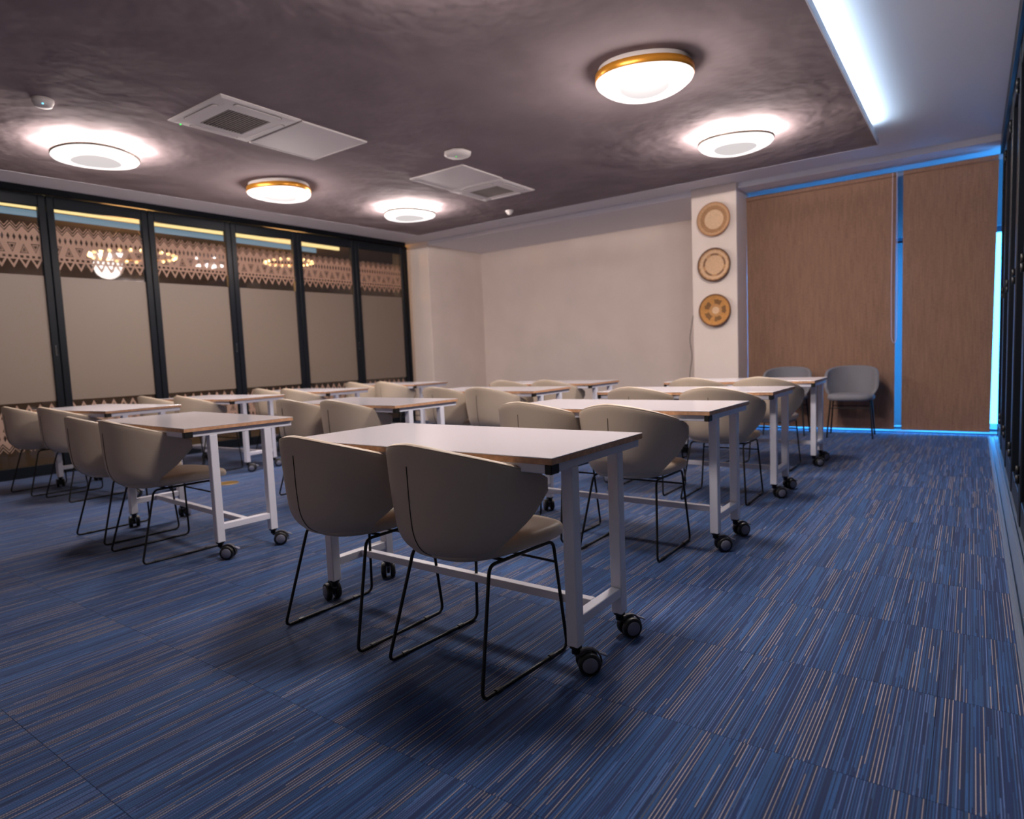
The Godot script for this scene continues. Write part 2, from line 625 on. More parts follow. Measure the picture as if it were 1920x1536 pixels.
func film_sheet(w: float, h: float, zmid: float, upside := false) -> ArrayMesh:
	var s := st_new()
	var per := 0.2
	var c := [Vector2(-1, 1), Vector2(1, 1), Vector2(1, -1), Vector2(-1, -1)]
	for xo in [0.0007, -0.0007]:
		for i in [0, 2, 1, 0, 3, 2]:
			var q: Vector2 = c[i]
			s.set_normal(Vector3(signf(xo), 0, 0))
			var v := 0.5 - q.y * 0.5
			s.set_uv(Vector2((zmid + q.x * w * 0.5) / per, 1.0 - v if upside else v))
			s.add_vertex(Vector3(0, q.y * h * 0.5, q.x * w * 0.5))
		break
	return s.commit()

# ---------------------------------------------------------------- right side: folding doors seen edge-on
func build_right_doors():
	struct("wall_right", slab(Vector3(0.40, 0, -8.3), Vector3(0.7, CEIL, 2.8)), M.hall_wall, Vector3.ZERO, "dark shuttered wall behind the folding doors")
	var zs := [-8.16, -7.20, -6.24, -5.28, -4.32, -3.36, -2.40, -1.44, -0.48, 0.48, 1.44, 2.40]
	for k in zs.size() - 1:
		var z0: float = zs[k]
		var z1: float = zs[k + 1]
		var d := struct_node("door_%d" % (k + 9), "black framed folding door with dark glass", Vector3(0.245, 0, (z0 + z1) * 0.5))
		var w := z1 - z0
		for sgn in [-1, 1]:
			part(d, "stile", box_mesh(Vector3(0.07, 2.80, 0.075), 0.006), M.black_frame, Vector3(0, 1.43, sgn * (w * 0.5 - 0.041)))
		part(d, "top_rail", box_mesh(Vector3(0.06, 0.12, w - 0.16), 0.004), M.black_frame, Vector3(0, 2.77, 0))
		part(d, "bottom_rail", box_mesh(Vector3(0.06, 0.14, w - 0.16), 0.004), M.black_frame, Vector3(0, 0.10, 0))
		part(d, "pane", box_mesh(Vector3(0.006, 2.55, w - 0.15), 0.0), M.dark_glass, Vector3(0.0, 1.44, 0))
		for yy in [0.30, 1.42, 2.60]:
			var s := st_new()
			for q in [-0.025, 0.025]:
				lathe(s, [Vector2(0.0, q - 0.022), Vector2(0.010, q - 0.022), Vector2(0.010, q + 0.022), Vector2(0.0, q + 0.022)], 12)
			part(d, "hinge", done(s), M.black_plastic, Vector3(-0.042, yy, w * 0.5 - 0.0))
	struct("trim_5", slab(Vector3(0.19, 2.84, -8.2), Vector3(0.42, CEIL, 2.6)), M.black_frame, Vector3.ZERO, "black head frame of the folding doors")
	var tr := struct_node("trim_6", "metal floor track of the folding doors")
	for x in [0.150, 0.195, 0.245, 0.295]:
		part(tr, "track_rib", box_mesh(Vector3(0.014, 0.016, 10.7), 0.002), M.aluminium, Vector3(x, 0.010, -2.86))
	part(tr, "track_base", box_mesh(Vector3(0.18, 0.006, 10.7), 0.001), M.aluminium, Vector3(0.225, 0.004, -2.86))

# ---------------------------------------------------------------- window behind the blinds, blinds
func build_window_and_blinds():
	var w := struct_node("window_1", "tall window hidden behind the brown blinds")
	part(w, "lintel", slab(Vector3(-2.4, 2.20, -8.80), Vector3(0.7, SOFFIT, -8.58)), M.sill_white)
	part(w, "jamb", slab(Vector3(0.36, 0, -8.80), Vector3(0.7, 2.2, -8.3)), M.sill_white)
	part(w, "sill", slab(Vector3(-2.4, -0.15, -8.85), Vector3(0.7, 0.012, -8.42)), M.sill_white)
	part(w, "frame_bottom", box_mesh(Vector3(2.72, 0.025, 0.06), 0.004, Vector3(-0.97, 0.0245, -8.68)), M.aluminium)
	part(w, "frame_top", box_mesh(Vector3(2.72, 0.06, 0.06), 0.004, Vector3(-0.97, 2.17, -8.68)), M.aluminium)
	for x in [-2.29, -0.675, 0.33]:
		part(w, "mullion", box_mesh(Vector3(0.13 if x == -0.675 else 0.06, 2.12, 0.06), 0.004, Vector3(x, 1.11, -8.68)), M.sill_white)
	for x in [-1.47, -0.16]:
		part(w, "pane", box_mesh(Vector3(1.48 if x == -1.47 else 0.90, 2.11, 0.006), 0.0, Vector3(x, 1.088, -8.68)), M.pane_glass)
	roller_blind("wide brown roller blind beside the white pillar", -2.3105, -0.712, 0.0)
	roller_blind("narrow brown roller blind in the corner by the folding doors", -0.645, 0.184, -0.030)

func roller_blind(label: String, x0: float, x1: float, lean: float):
	var b := thing("roller_blind", label, "blind", Vector3((x0 + x1) * 0.5, 0.0, BLIND_Z), 0.0, "brown roller blinds")
	var w := x1 - x0
	var hw := w * 0.5
	var yt := 2.84
	var yb := 0.055
	var s := st_new()
	# front sheet, gently waved
	for side in [0, 1]:
		var rows := []
		for j in 13:
			var y := lerpf(yt, yb, j / 12.0)
			var row := []
			for i in 17:
				var u := i / 16.0
				var xx := lerpf(-hw, hw + lean * (j / 12.0), u)
				row.append(Vector3(xx, y, (0.0 if side == 0 else -0.002) + 0.002 * sin(u * 7.0 + j * 0.3)))
			rows.append(row)
		if side == 0:
			grid(s, rows)
		else:
			var s2 := st_new()
			grid(s2, rows, false, true)
			part(b, "backing", done(s2), M.white_backing)
	part(b, "fabric", done(s), M.blind_fabric)
	part(b, "cassette", box_mesh(Vector3(w, 0.045, 0.055), 0.008), M.blind_fabric, Vector3(0, 2.844, 0.004))
	part(b, "bottom_bar", box_mesh(Vector3(w + lean, 0.022, 0.012), 0.004), M.blind_fabric, Vector3(lean * 0.5, 0.049, 0.0))
	var ch := st_new()
	var cx := -hw + 0.02 if lean != 0.0 else hw - 0.0
	var loop := []
	for k in 24:
		var a := TAU * k / 24.0
		loop.append(Vector3(cx + 0.03 * sin(a), 1.02 - 0.03 * cos(a) if cos(a) > 0 else 2.86, 0.022))
	if lean == 0.0:
		var lp := [Vector3(hw - 0.03, 2.86, 0.04), Vector3(hw - 0.035, 1.6, 0.045), Vector3(hw - 0.03, 1.06, 0.045), Vector3(hw - 0.005, 1.0, 0.045), Vector3(hw + 0.02, 1.06, 0.045), Vector3(hw + 0.02, 1.6, 0.045), Vector3(hw + 0.01, 2.86, 0.04)]
		tube(ch, fillet(lp, 0.03), 0.0035, 6)
		part(b, "pull_chain", done(ch), M.chain)

# ---------------------------------------------------------------- the hall beyond the glass
func build_next_room():
	struct("floor_hall", slab(Vector3(-13.2, -0.15, -10.6), Vector3(-8.02, -0.002, 2.8)), M.hall_floor, Vector3.ZERO, "dark floor of the hall beyond the glass")
	struct("ceiling_hall", slab(Vector3(-13.2, 3.2, -10.6), Vector3(-8.1, 3.3, 2.8)), M.hall_wall, Vector3.ZERO, "ceiling of the hall beyond the glass")
	struct("wall_hall", slab(Vector3(-13.2, 0, -10.6), Vector3(-13.0, 3.2, 2.8)), M.hall_wall, Vector3.ZERO, "far wall of the hall beyond the glass")
	struct("wall_hall_end", slab(Vector3(-13.0, 0, -10.6), Vector3(-8.1, 3.2, -10.4)), M.hall_wall, Vector3.ZERO, "end wall of the hall")
	struct("wall_hall_near", slab(Vector3(-13.0, 0, 2.6), Vector3(-8.1, 3.2, 2.8)), M.hall_wall, Vector3.ZERO, "near end wall of the hall")
	struct("wall_hall_return", slab(Vector3(-8.12, 0, -10.4), Vector3(-8.1, 3.2, -8.0)), M.hall_wall, Vector3.ZERO, "return wall of the hall")
	struct("wall_hall_head", slab(Vector3(-8.30, 2.99, -8.1), Vector3(-8.12, 3.2, 2.8)), M.hall_wall, Vector3.ZERO, "bulkhead over the glass on the hall side")
	var strip := thing("strip_light", "warm yellow strip light along the top of the glass partition", "strip light", Vector3(-8.14, 2.835, -3.2))
	part(strip, "diffuser", box_mesh(Vector3(0.03, 0.05, 7.2), 0.004), M.warm_strip)
	area_light(strip, "strip_area", Vector3(-0.02, -0.03, 0), Vector3(-0.6, -1, 0), Vector2(7.2, 0.03), Color(1.0, 0.84, 0.58), 1.2)
	var pale := thing("strip_light", "pale blue lit cove strip under the warm strip behind the glass", "strip light", Vector3(-8.32, 2.80, -3.1))
	part(pale, "diffuser", box_mesh(Vector3(0.02, 0.07, 6.8), 0.004), M.pale_strip)
	chandelier(Vector3(-9.8, 2.71, -4.47), 0.54, 26, "ring chandelier with warm bulbs, the larger one seen through the glass")
	chandelier(Vector3(-9.8, 2.86, -7.06), 0.40, 20, "ring chandelier with warm bulbs, the smaller one seen through the glass")

func chandelier(at: Vector3, r: float, n: int, label: String):
	var c := thing("ring_chandelier", label, "chandelier", at, 0.0, "ring chandeliers in the hall")
	var ring := []
	for k in 36:
		var a := TAU * k / 36
		ring.append(Vector3(cos(a) * r, 0, sin(a) * r))
	var s := st_new()
	tube(s, ring, 0.014, 8, true)
	part(c, "ring", done(s), M.brass)
	for k in 3:
		var a := TAU * k / 3
		var t := st_new()
		tube(t, [Vector3(cos(a) * r, 0, sin(a) * r), Vector3(0, 3.2 - at.y, 0)], 0.003, 6)
		part(c, "cord", done(t), M.cable)
	var bulb := sphere_mesh(0.026, 10)
	for k in n:
		var a := TAU * k / n
		part(c, "bulb", bulb, M.bulb_glow, Vector3(cos(a) * r, -0.02, sin(a) * r))
	var o := OmniLight3D.new()
	o.name = "ring_light"
	o.light_color = Color(1.0, 0.74, 0.45)
	o.light_energy = 2.6
	o.light_size = 0.3
	o.omni_range = 12.0
	o.omni_attenuation = 2.0
	o.shadow_enabled = true
	c.add_child(o)
	o.position = Vector3(0, -0.08, 0)

# ---------------------------------------------------------------- ceiling lamps
func build_lamps():
	var gold_l := "pebble ceiling lamp with a gold band, %s"
	var halo_l := "floating pebble ceiling lamp throwing a halo, %s"
	lamp(true, Vector3(-1.75, PANEL_Y, -4.03), 0.4, gold_l % "on the aisle side of the room")
	lamp(true, Vector3(-5.69, PANEL_Y, -4.06), 0.4, gold_l % "on the glass partition side of the room")
	lamp(false, Vector3(-1.675, PANEL_Y, -5.72), 0.4, halo_l % "nearest the baskets")
	lamp(false, Vector3(-5.70, PANEL_Y, -2.38), 2.2, halo_l % "near the smoke detector")
	lamp(false, Vector3(-5.47, PANEL_Y, -5.65), 1.3, halo_l % "nearest the alcove")
	lamp(false, Vector3(-1.72, PANEL_Y, -2.12), 0.4, halo_l % "furthest from the alcove")

func lamp(gold: bool, at: Vector3, turn: float, label: String):
	var l := thing("ceiling_lamp", label, "ceiling lamp", at, turn, "gold banded ceiling lamps" if gold else "halo ceiling lamps")
	var R := 0.305
	var sh := 0.045
	var c := Color(1.0, 0.945, 0.92)
	if gold:
		part(l, "base", lathe_mesh([Vector2(0, 0), Vector2(R * 0.95, 0), Vector2(R * 0.96, -0.032)], 48, Basis.IDENTITY, Vector3.ZERO, sh), M.white_plastic)
		part(l, "gold_band", lathe_mesh([Vector2(R * 0.96, -0.032), Vector2(R, -0.032), Vector2(R * 1.012, -0.038), Vector2(R * 1.012, -0.076), Vector2(R, -0.080)], 48, Basis.IDENTITY, Vector3.ZERO, sh), M.gold)
		part(l, "diffuser", lathe_mesh([Vector2(R, -0.080), Vector2(R * 0.985, -0.092), Vector2(R * 0.93, -0.106), Vector2(R * 0.8, -0.118), Vector2(R * 0.5, -0.124)], 48, Basis.IDENTITY, Vector3.ZERO, sh), M.lamp_glow)
		part(l, "diffuser_centre", lathe_mesh([Vector2(R * 0.5, -0.124), Vector2(R * 0.3, -0.121), Vector2(0, -0.119)], 48, Basis.IDENTITY, Vector3.ZERO, sh), M.lamp_centre)
		lamp_lights(l, -0.132, c)
		side_light(l, Vector3(0, -0.29, 0), c, 0.85, 0.18)
	else:
		part(l, "base", lathe_mesh([Vector2(0, 0), Vector2(R * 0.60, 0), Vector2(R * 0.60, -0.066), Vector2(0, -0.066)], 48, Basis.IDENTITY, Vector3.ZERO, sh), M.white_plastic)
		part(l, "uplight", lathe_mesh([Vector2(R * 0.80, -0.060), Vector2(R * 0.94, -0.060), Vector2(R * 0.94, -0.063), Vector2(R * 0.80, -0.063)], 48, Basis.IDENTITY, Vector3.ZERO, sh), M.halo_glow)
		part(l, "rim", lathe_mesh([Vector2(0, -0.067), Vector2(R * 0.98, -0.067), Vector2(R, -0.069), Vector2(R, -0.084), Vector2(R * 0.98, -0.086)], 48, Basis.IDENTITY, Vector3.ZERO, sh), M.satin_steel)
		part(l, "diffuser", lathe_mesh([Vector2(R * 0.98, -0.086), Vector2(R * 0.99, -0.094), Vector2(R * 0.95, -0.109), Vector2(R * 0.82, -0.121), Vector2(R * 0.56, -0.127)], 48, Basis.IDENTITY, Vector3.ZERO, sh), M.lamp_glow)
		part(l, "diffuser_centre", lathe_mesh([Vector2(R * 0.56, -0.127), Vector2(R * 0.4, -0.122), Vector2(0, -0.118)], 48, Basis.IDENTITY, Vector3.ZERO, sh), M.lamp_centre)
		lamp_lights(l, -0.135, c)
		for k in 6:
			side_light(l, Vector3(cos(TAU * k / 6) * 0.265, -0.048, sin(TAU * k / 6) * 0.265), c, 0.44, 0.012)

func lamp_lights(l: Node3D, y: float, c: Color):
	area_light(l, "lamp_area", Vector3(0, y, 0), Vector3.DOWN, Vector2(0.42, 0.42), c, 4.6)

func side_light(l: Node3D, at: Vector3, c: Color, energy: float, size: float):
	var o := OmniLight3D.new()
	o.name = "lamp_side_light"
	o.light_color = c
	o.light_energy = energy
	o.light_size = size
	o.omni_range = 20.0
	o.omni_attenuation = 2.0
	o.shadow_enabled = true
	l.add_child(o, true)
	o.position = at

# ---------------------------------------------------------------- air conditioning, detectors
func build_ceiling_units():
	air_unit(Vector3(-4.405, PANEL_Y, -2.80), 0.0, "white ceiling air conditioner near the smoke detector", true)
	blank_panel(Vector3(-4.405, PANEL_Y, -3.44), "blank white ceiling hatch joined to the air conditioner near the smoke detector")
	blank_panel(Vector3(-4.245, PANEL_Y, -5.09), "blank white ceiling hatch joined to the air conditioner near the alcove")
	air_unit(Vector3(-4.275, PANEL_Y, -5.72), 0.0, "white ceiling air conditioner near the alcove", false)
	# smoke detector
	var sd := thing("smoke_detector", "round white smoke detector with a tiny lit light on the dark ceiling", "smoke detector", Vector3(-4.98, PANEL_Y, -1.79))
	part(sd, "body", lathe_mesh([Vector2(0, 0), Vector2(0.062, 0), Vector2(0.062, -0.022), Vector2(0.056, -0.030), Vector2(0.05, -0.046), Vector2(0.03, -0.05), Vector2(0, -0.05)], 24), M.white_plastic)
	part(sd, "indicator", sphere_mesh(0.006, 8), M.blue_led, Vector3(0.045, -0.043, 0.018))
	# wireless access point: octagonal
	var ap := thing("access_point", "octagonal white wireless access point with a green light", "access point", Vector3(-3.70, PANEL_Y, -4.47))
	part(ap, "body", lathe_mesh([Vector2(0, 0), Vector2(0.10, 0), Vector2(0.125, -0.012), Vector2(0.125, -0.022), Vector2(0.10, -0.042), Vector2(0, -0.046)], 8, Basis(Vector3.UP, 0.35)), M.white_plastic)
	part(ap, "indicator", sphere_mesh(0.005, 8), M.green_led, Vector3(0.0, -0.046, 0.02))
	# motion sensor
	var ms := thing("motion_sensor", "small white domed motion sensor near the edge of the dark ceiling", "sensor", Vector3(-4.72, PANEL_Y, -6.66))
	part(ms, "base", lathe_mesh([Vector2(0, 0), Vector2(0.05, 0), Vector2(0.05, -0.018), Vector2(0.035, -0.022)], 20), M.white_plastic)
	part(ms, "dome", lathe_mesh([Vector2(0.035, -0.022), Vector2(0.033, -0.035), Vector2(0.02, -0.05), Vector2(0, -0.055)], 20), M.white_plastic)

func air_unit(at: Vector3, turn: float, label: String, lit: bool):
	var a := thing("air_conditioner", label, "air conditioner", at, turn, "ceiling air conditioners")
	var w := 0.70
	var d := 0.63
	# fascia: sloping border round a flat middle
	var s := st_new()
	var lv := [[0.5, 0.0], [0.5, -0.006], [0.47, -0.016], [0.36, -0.022]]
	var rows := []
	for q in lv:
		var row := []
		for c in [Vector2(-1, -1), Vector2(1, -1), Vector2(1, 1), Vector2(-1, 1)]:
			row.append(Vector3(c.x * (w * q[0]), q[1], c.y * (d * q[0])))
		rows.append(row)
	for j in rows.size() - 1:
		for i in 4:
			face(s, [rows[j][i], rows[j][(i + 1) % 4], rows[j + 1][(i + 1) % 4], rows[j + 1][i]], Vector3(0, 0.1, 0))
	part(a, "fascia", done(s), M.white_plastic)
	var iw := w * 0.36
	var id := d * 0.36
	var gw := 0.19
	var gd := 0.165
	# middle plate with the grille opening
	var m := st_new()
	for r in [[-iw, iw, -id, -gd], [-iw, iw, gd, id], [-iw, -gw, -gd, gd], [gw, iw, -gd, gd]]:
		cbox(m, Vector3((r[0] + r[1]) * 0.5, -0.019, (r[2] + r[3]) * 0.5), Vector3(r[1] - r[0], 0.006, r[3] - r[2]), 0.0)
	part(a, "centre_plate", done(m), M.white_plastic)
	var g := part(a, "grille", box_mesh(Vector3(gw * 2, 0.002, gd * 2), 0.0), M.grey_plastic, Vector3(0, -0.012, 0))
	var slat := box_mesh(Vector3(gw * 2, 0.010, 0.006), 0.0)
	for k in 15:
		part(g, "slat", slat, M.grille_plastic, Vector3(0, -0.004, lerpf(-gd, gd, (k + 0.5) / 15.0)))
	# four rounded air flaps, each with a dark slot line behind it
	for k in 4:
		var horiz := k < 2
		var sg := 1.0 if k % 2 == 0 else -1.0
		var off := Vector3(0, -0.0185, sg * d * 0.41) if horiz else Vector3(sg * w * 0.41, -0.0185, 0)
		var ln := 0.40 if horiz else 0.36
		part(a, "air_slot", capsule_plate(ln + 0.012, 0.052, 0.004, horiz), M.grey_plastic, off)
		part(a, "air_flap", capsule_plate(ln, 0.042, 0.006, horiz), M.white_plastic, off + Vector3(0, -0.003, 0))
	if lit:
		part(a, "indicator", sphere_mesh(0.007, 8), M.green_led, Vector3(-0.325, -0.016, 0.235))

func capsule_plate(ln: float, wd: float, th: float, along_x: bool) -> ArrayMesh:
	var s := st_new()
	var pts := []
	var r := wd * 0.5
	for k in 8:
		var a := -PI / 2 + PI * k / 7.0
		pts.append(Vector2(ln * 0.5 - r + r * cos(a), r * sin(a)))
	for k in 8:
		var a := PI / 2 + PI * k / 7.0
		pts.append(Vector2(-ln * 0.5 + r + r * cos(a), r * sin(a)))
	var lo := []
	var hi := []
	for p in pts:
		var q := Vector3(p.x, 0, p.y) if along_x else Vector3(p.y, 0, p.x)
		lo.append(q + Vector3(0, -th * 0.5, 0))
		hi.append(q + Vector3(0, th * 0.5, 0))
	face(s, lo, Vector3.ZERO)
	for i in pts.size():
		var j := (i + 1) % pts.size()
		face(s, [lo[i], lo[j], hi[j], hi[i]], Vector3.ZERO)
	return done(s)

func blank_panel(at: Vector3, label: String):
	var a := thing("ceiling_hatch", label, "ceiling hatch", at, 0.0, "blank ceiling hatches")
	var w := 0.69
	var d := 0.63
	part(a, "cover", box_mesh(Vector3(w - 0.03, 0.008, d - 0.03), 0.002), M.white_plastic, Vector3(0, -0.006, 0))
	for k in [-1, 1]:
		part(a, "edge_trim", box_mesh(Vector3(w, 0.014, 0.014), 0.003), M.white_plastic, Vector3(0, -0.007, k * (d * 0.5 - 0.007)))
		part(a, "edge_trim", box_mesh(Vector3(0.014, 0.014, d - 0.028), 0.003), M.white_plastic, Vector3(k * (w * 0.5 - 0.007), -0.007, 0))

# ---------------------------------------------------------------- tables
func make_table(label: String) -> Node3D:
	var t := thing("folding_table", label, "table", Vector3.ZERO, 0.0, "white wheeled tables")
	var L := TABLE_L
	var D := TABLE_D
	var H := 0.741
	part(t, "tabletop", box_mesh(Vector3(L, 0.004, D), 0.0012), M.laminate, Vector3(0, H - 0.002, 0))
	part(t, "tabletop_edge", box_mesh(Vector3(L - 0.001, 0.018, D - 0.001), 0.001), M.plywood_edge, Vector3(0, H - 0.013, 0))
	var bx := L * 0.5 - 0.036
	var by := H - 0.022 - 0.0145
	part(t, "front_rail", box_mesh(Vector3(L - 0.05, 0.030, 0.030), 0.002), M.white_steel, Vector3(0, by, D * 0.5 - 0.026))
	for sg in [-1, 1]:
		part(t, "end_cap", box_mesh(Vector3(0.026, 0.031, 0.046), 0.003), M.black_plastic, Vector3(sg * (L * 0.5 - 0.016), by, D * 0.5 - 0.024))
		part(t, "side_beam", box_mesh(Vector3(0.042, 0.030, D - 0.055), 0.002), M.white_steel, Vector3(sg * bx, by, -0.0225))
		for sz in [-1, 1]:
			part(t, "leg", box_mesh(Vector3(0.043, 0.594, 0.043), 0.003), M.white_steel, Vector3(sg * bx, 0.097 + 0.297, sz * (D * 0.5 - 0.158)))
			caster(t, Vector3(sg * bx, 0.096, sz * (D * 0.5 - 0.158)), CASTER_TURN[(2 if sg > 0 else 0) + (0 if sz > 0 else 1)])
		part(t, "cross_bar", box_mesh(Vector3(0.038, 0.034, D - 0.316 - 0.043), 0.002), M.white_steel, Vector3(sg * bx, 0.179, 0))
	part(t, "stretcher", box_mesh(Vector3(L - 0.072 - 0.038, 0.030, 0.034), 0.002), M.white_steel, Vector3(0, 0.182, 0))
	return t

var caster_parts := {}
const CASTER_TURN := [-1.88, -2.31, 2.30, 2.55]  # near and far, partition end then aisle end
func caster(t: Node3D, at: Vector3, turn: float):
	if caster_parts.is_empty():
		var s := st_new()
		var ax := Basis(Vector3(0, 0, 1), PI / 2)
		lathe(s, [Vector2(0.016, -0.011), Vector2(0.034, -0.011), Vector2(0.0375, -0.007), Vector2(0.0375, 0.007), Vector2(0.034, 0.011), Vector2(0.016, 0.011)], 24, ax)
		caster_parts.tyre = done(s)
		var h := st_new()
		lathe(h, [Vector2(0, 0.0125), Vector2(0.022, 0.0125), Vector2(0.026, 0.010), Vector2(0.026, -0.010), Vector2(0, -0.010)], 20, ax)
		caster_parts.hub = done(h)
		var hd := st_new()
		# hood: a band arching over the wheels
		var rows := []
		for k in 9:
			var a := lerpf(-0.3, PI * 0.80, k / 8.0)
			var y := sin(a) * 0.0415
			var z := cos(a) * 0.0415
			var row := []
			for q in [[-0.009, 0.0], [-0.009, 0.005], [0.009, 0.005], [0.009, 0.0]]:
				var f := 1.0 + float(q[1]) / 0.0415
				row.append(Vector3(q[0], y * f, z * f))
			rows.append(row)
		grid(hd, rows, true)
		cbox(hd, Vector3(0, 0.012, 0), Vector3(0.016, 0.055, 0.022), 0.002)
		cbox(hd, Vector3(0, 0.032, -0.022), Vector3(0.016, 0.022, 0.046), 0.003)
		caster_parts.hood = done(hd)
		var bk := st_new()
		cbox(bk, Vector3(0, 0.022, 0.050), Vector3(0.020, 0.005, 0.028), 0.002, Basis(Vector3(1, 0, 0), 0.45))
		caster_parts.brake = done(bk)
		var stm := st_new()
		lathe(stm, [Vector2(0, -0.026), Vector2(0.014, -0.026), Vector2(0.014, -0.008), Vector2(0.021, -0.006), Vector2(0.021, 0.003), Vector2(0, 0.003)], 16)
		caster_parts.stem = done(stm)
	var c := part(t, "caster", caster_parts.stem, M.black_plastic, at, Vector3(0, turn, 0))
	var wc := Vector3(0, 0.0375 - at.y, 0.040)
	part(c, "hood", caster_parts.hood, M.caster_hood, wc)
	part(c, "brake_lever", caster_parts.brake, M.caster_hub, wc)
	for sg in [-1, 1]:
		part(c, "wheel", caster_parts.tyre, M.black_plastic, wc + Vector3(sg * 0.021, 0, 0))
		part(c, "hub_cap", caster_parts.hub, M.caster_hub, wc + Vector3(sg * 0.0225, 0, 0), Vector3(0, 0 if sg < 0 else PI, 0))

# ---------------------------------------------------------------- bucket chair
func cr(keys: Array, f: float) -> Array:
	# Catmull-Rom through rows of numbers
	var n := keys.size() - 1
	var x := clampf(f, 0.0, 1.0) * n
	var i := mini(int(x), n - 1)
	var t := x - i
	var out := []
	for k in keys[0].size():
		out.append(cubic_interpolate(keys[i][k], keys[i + 1][k], keys[maxi(i - 1, 0)][k], keys[mini(i + 2, n)][k], t))
	return out

const SHELL := [  # y, half width, set-back of the middle, forward reach
	[0.398, 0.10, 0.205, 0.06], [0.402, 0.150, 0.135, 0.11], [0.418, 0.180, 0.078, 0.165], [0.450, 0.203, 0.038, 0.208],
	[0.500, 0.226, 0.014, 0.248], [0.560, 0.248, 0.006, 0.282], [0.630, 0.269, 0.002, 0.306], [0.705, 0.282, 0.000, 0.312], [0.778, 0.288, -0.003, 0.315]]

func shell_point(u: float, v: float) -> Vector3:
	var k := cr(SHELL, v)
	var au := absf(u)
	var rim := 0.776 - 0.140 * pow(au, 1.55) - 0.018 * pow(maxf(0.0, (au - 0.88) / 0.12), 2.0)
	var y: float = 0.398 + (k[0] - 0.398) * (rim - 0.398) / 0.380
	var T := lerpf(1.20, 1.74, pow(clampf((y - 0.42) / 0.22, 0.0, 1.0), 1.5))
	var t := u * T
	return Vector3(k[1] * sin(t), y, 0.294 - (k[2] + k[3] * (1.0 - cos(t))))

func shell_mesh(thick: float) -> Array:
	var NU := 36
	var NV := 22
	var outer := []
	var inner := []
	for j in NV + 1:
		var ro := []
		var ri := []
		for i in NU + 1:
			var u := lerpf(-1, 1, i / float(NU))
			var v := j / float(NV)
			var p := shell_point(u, v)
			var du := shell_point(minf(u + 0.01, 1), v) - shell_point(maxf(u - 0.01, -1), v)
			var dv := shell_point(u, minf(v + 0.01, 1)) - shell_point(u, maxf(v - 0.01, 0))
			var n := du.cross(dv).normalized()
			if n.dot(Vector3(0, p.y, 0.0) - p) < 0.0: n = -n
			ro.append(p)
			ri.append(p + n * thick)
		outer.append(ro)
		inner.append(ri)
	var s := st_new()
	grid(s, outer, false, true, 0)
	grid(s, inner, false, false, 0)
	# rounded edge along both wings and the top
	var edge := []
	for j in range(0, NV + 1): edge.append([outer[j][0], inner[j][0], (outer[j][0] - outer[j][1]).normalized()])
	for i in range(1, NU): edge.append([outer[NV][i], inner[NV][i], (outer[NV][i] - outer[NV - 1][i]).normalized()])
	for j in range(NV, -1, -1): edge.append([outer[j][NU], inner[j][NU], (outer[j][NU] - outer[j][NU - 1]).normalized()])
	var rows := []
	for e in edge:
		var m: Vector3 = (e[0] + e[1]) * 0.5
		var row := []
		for k in 7:
			var a := PI * k / 6.0
			row.append(m + (e[0] - m) * cos(a) + e[2] * sin(a) * thick * 0.5)
		rows.append(row)
	grid(s, rows, false, false, 0)
	# where the piping runs
	var pipe := []
	for k in range(2, edge.size() - 2):
		var m: Vector3 = (edge[k][0] + edge[k][1]) * 0.5
		pipe.append(m + (edge[k][0] - m) * cos(0.7) + edge[k][2] * sin(0.7) * thick * 0.5)
	return [done(s), pipe]

func seat_mesh() -> ArrayMesh:
	var N := 48
	var rings := [[0.0, 0.398], [0.55, 0.397], [0.86, 0.399], [0.95, 0.404], [0.99, 0.414], [1.0, 0.425], [0.995, 0.436], [0.965, 0.447], [0.90, 0.453], [0.70, 0.452], [0.35, 0.447], [0.0, 0.445]]
	var rows := []
	for q in rings:
		var row := []
		for k in N:
			var a := TAU * k / N
			var cx := signf(cos(a)) * pow(absf(cos(a)), 0.62)
			var cz := signf(sin(a)) * pow(absf(sin(a)), 0.62)
			var w := 0.207 + 0.026 * cz
			var f: float = 0.348 + 0.268 * cz * q[0]
			var dip: float = 0.012 * smoothstep(0.5, 1.0, cz * q[0])
			row.append(Vector3(cx * w * q[0], q[1] - dip * (1.0 if q[1] > 0.41 else 0.2), 0.294 - f))
		rows.append(row)
	var s := st_new()
	grid(s, rows, true)
	return done(s)

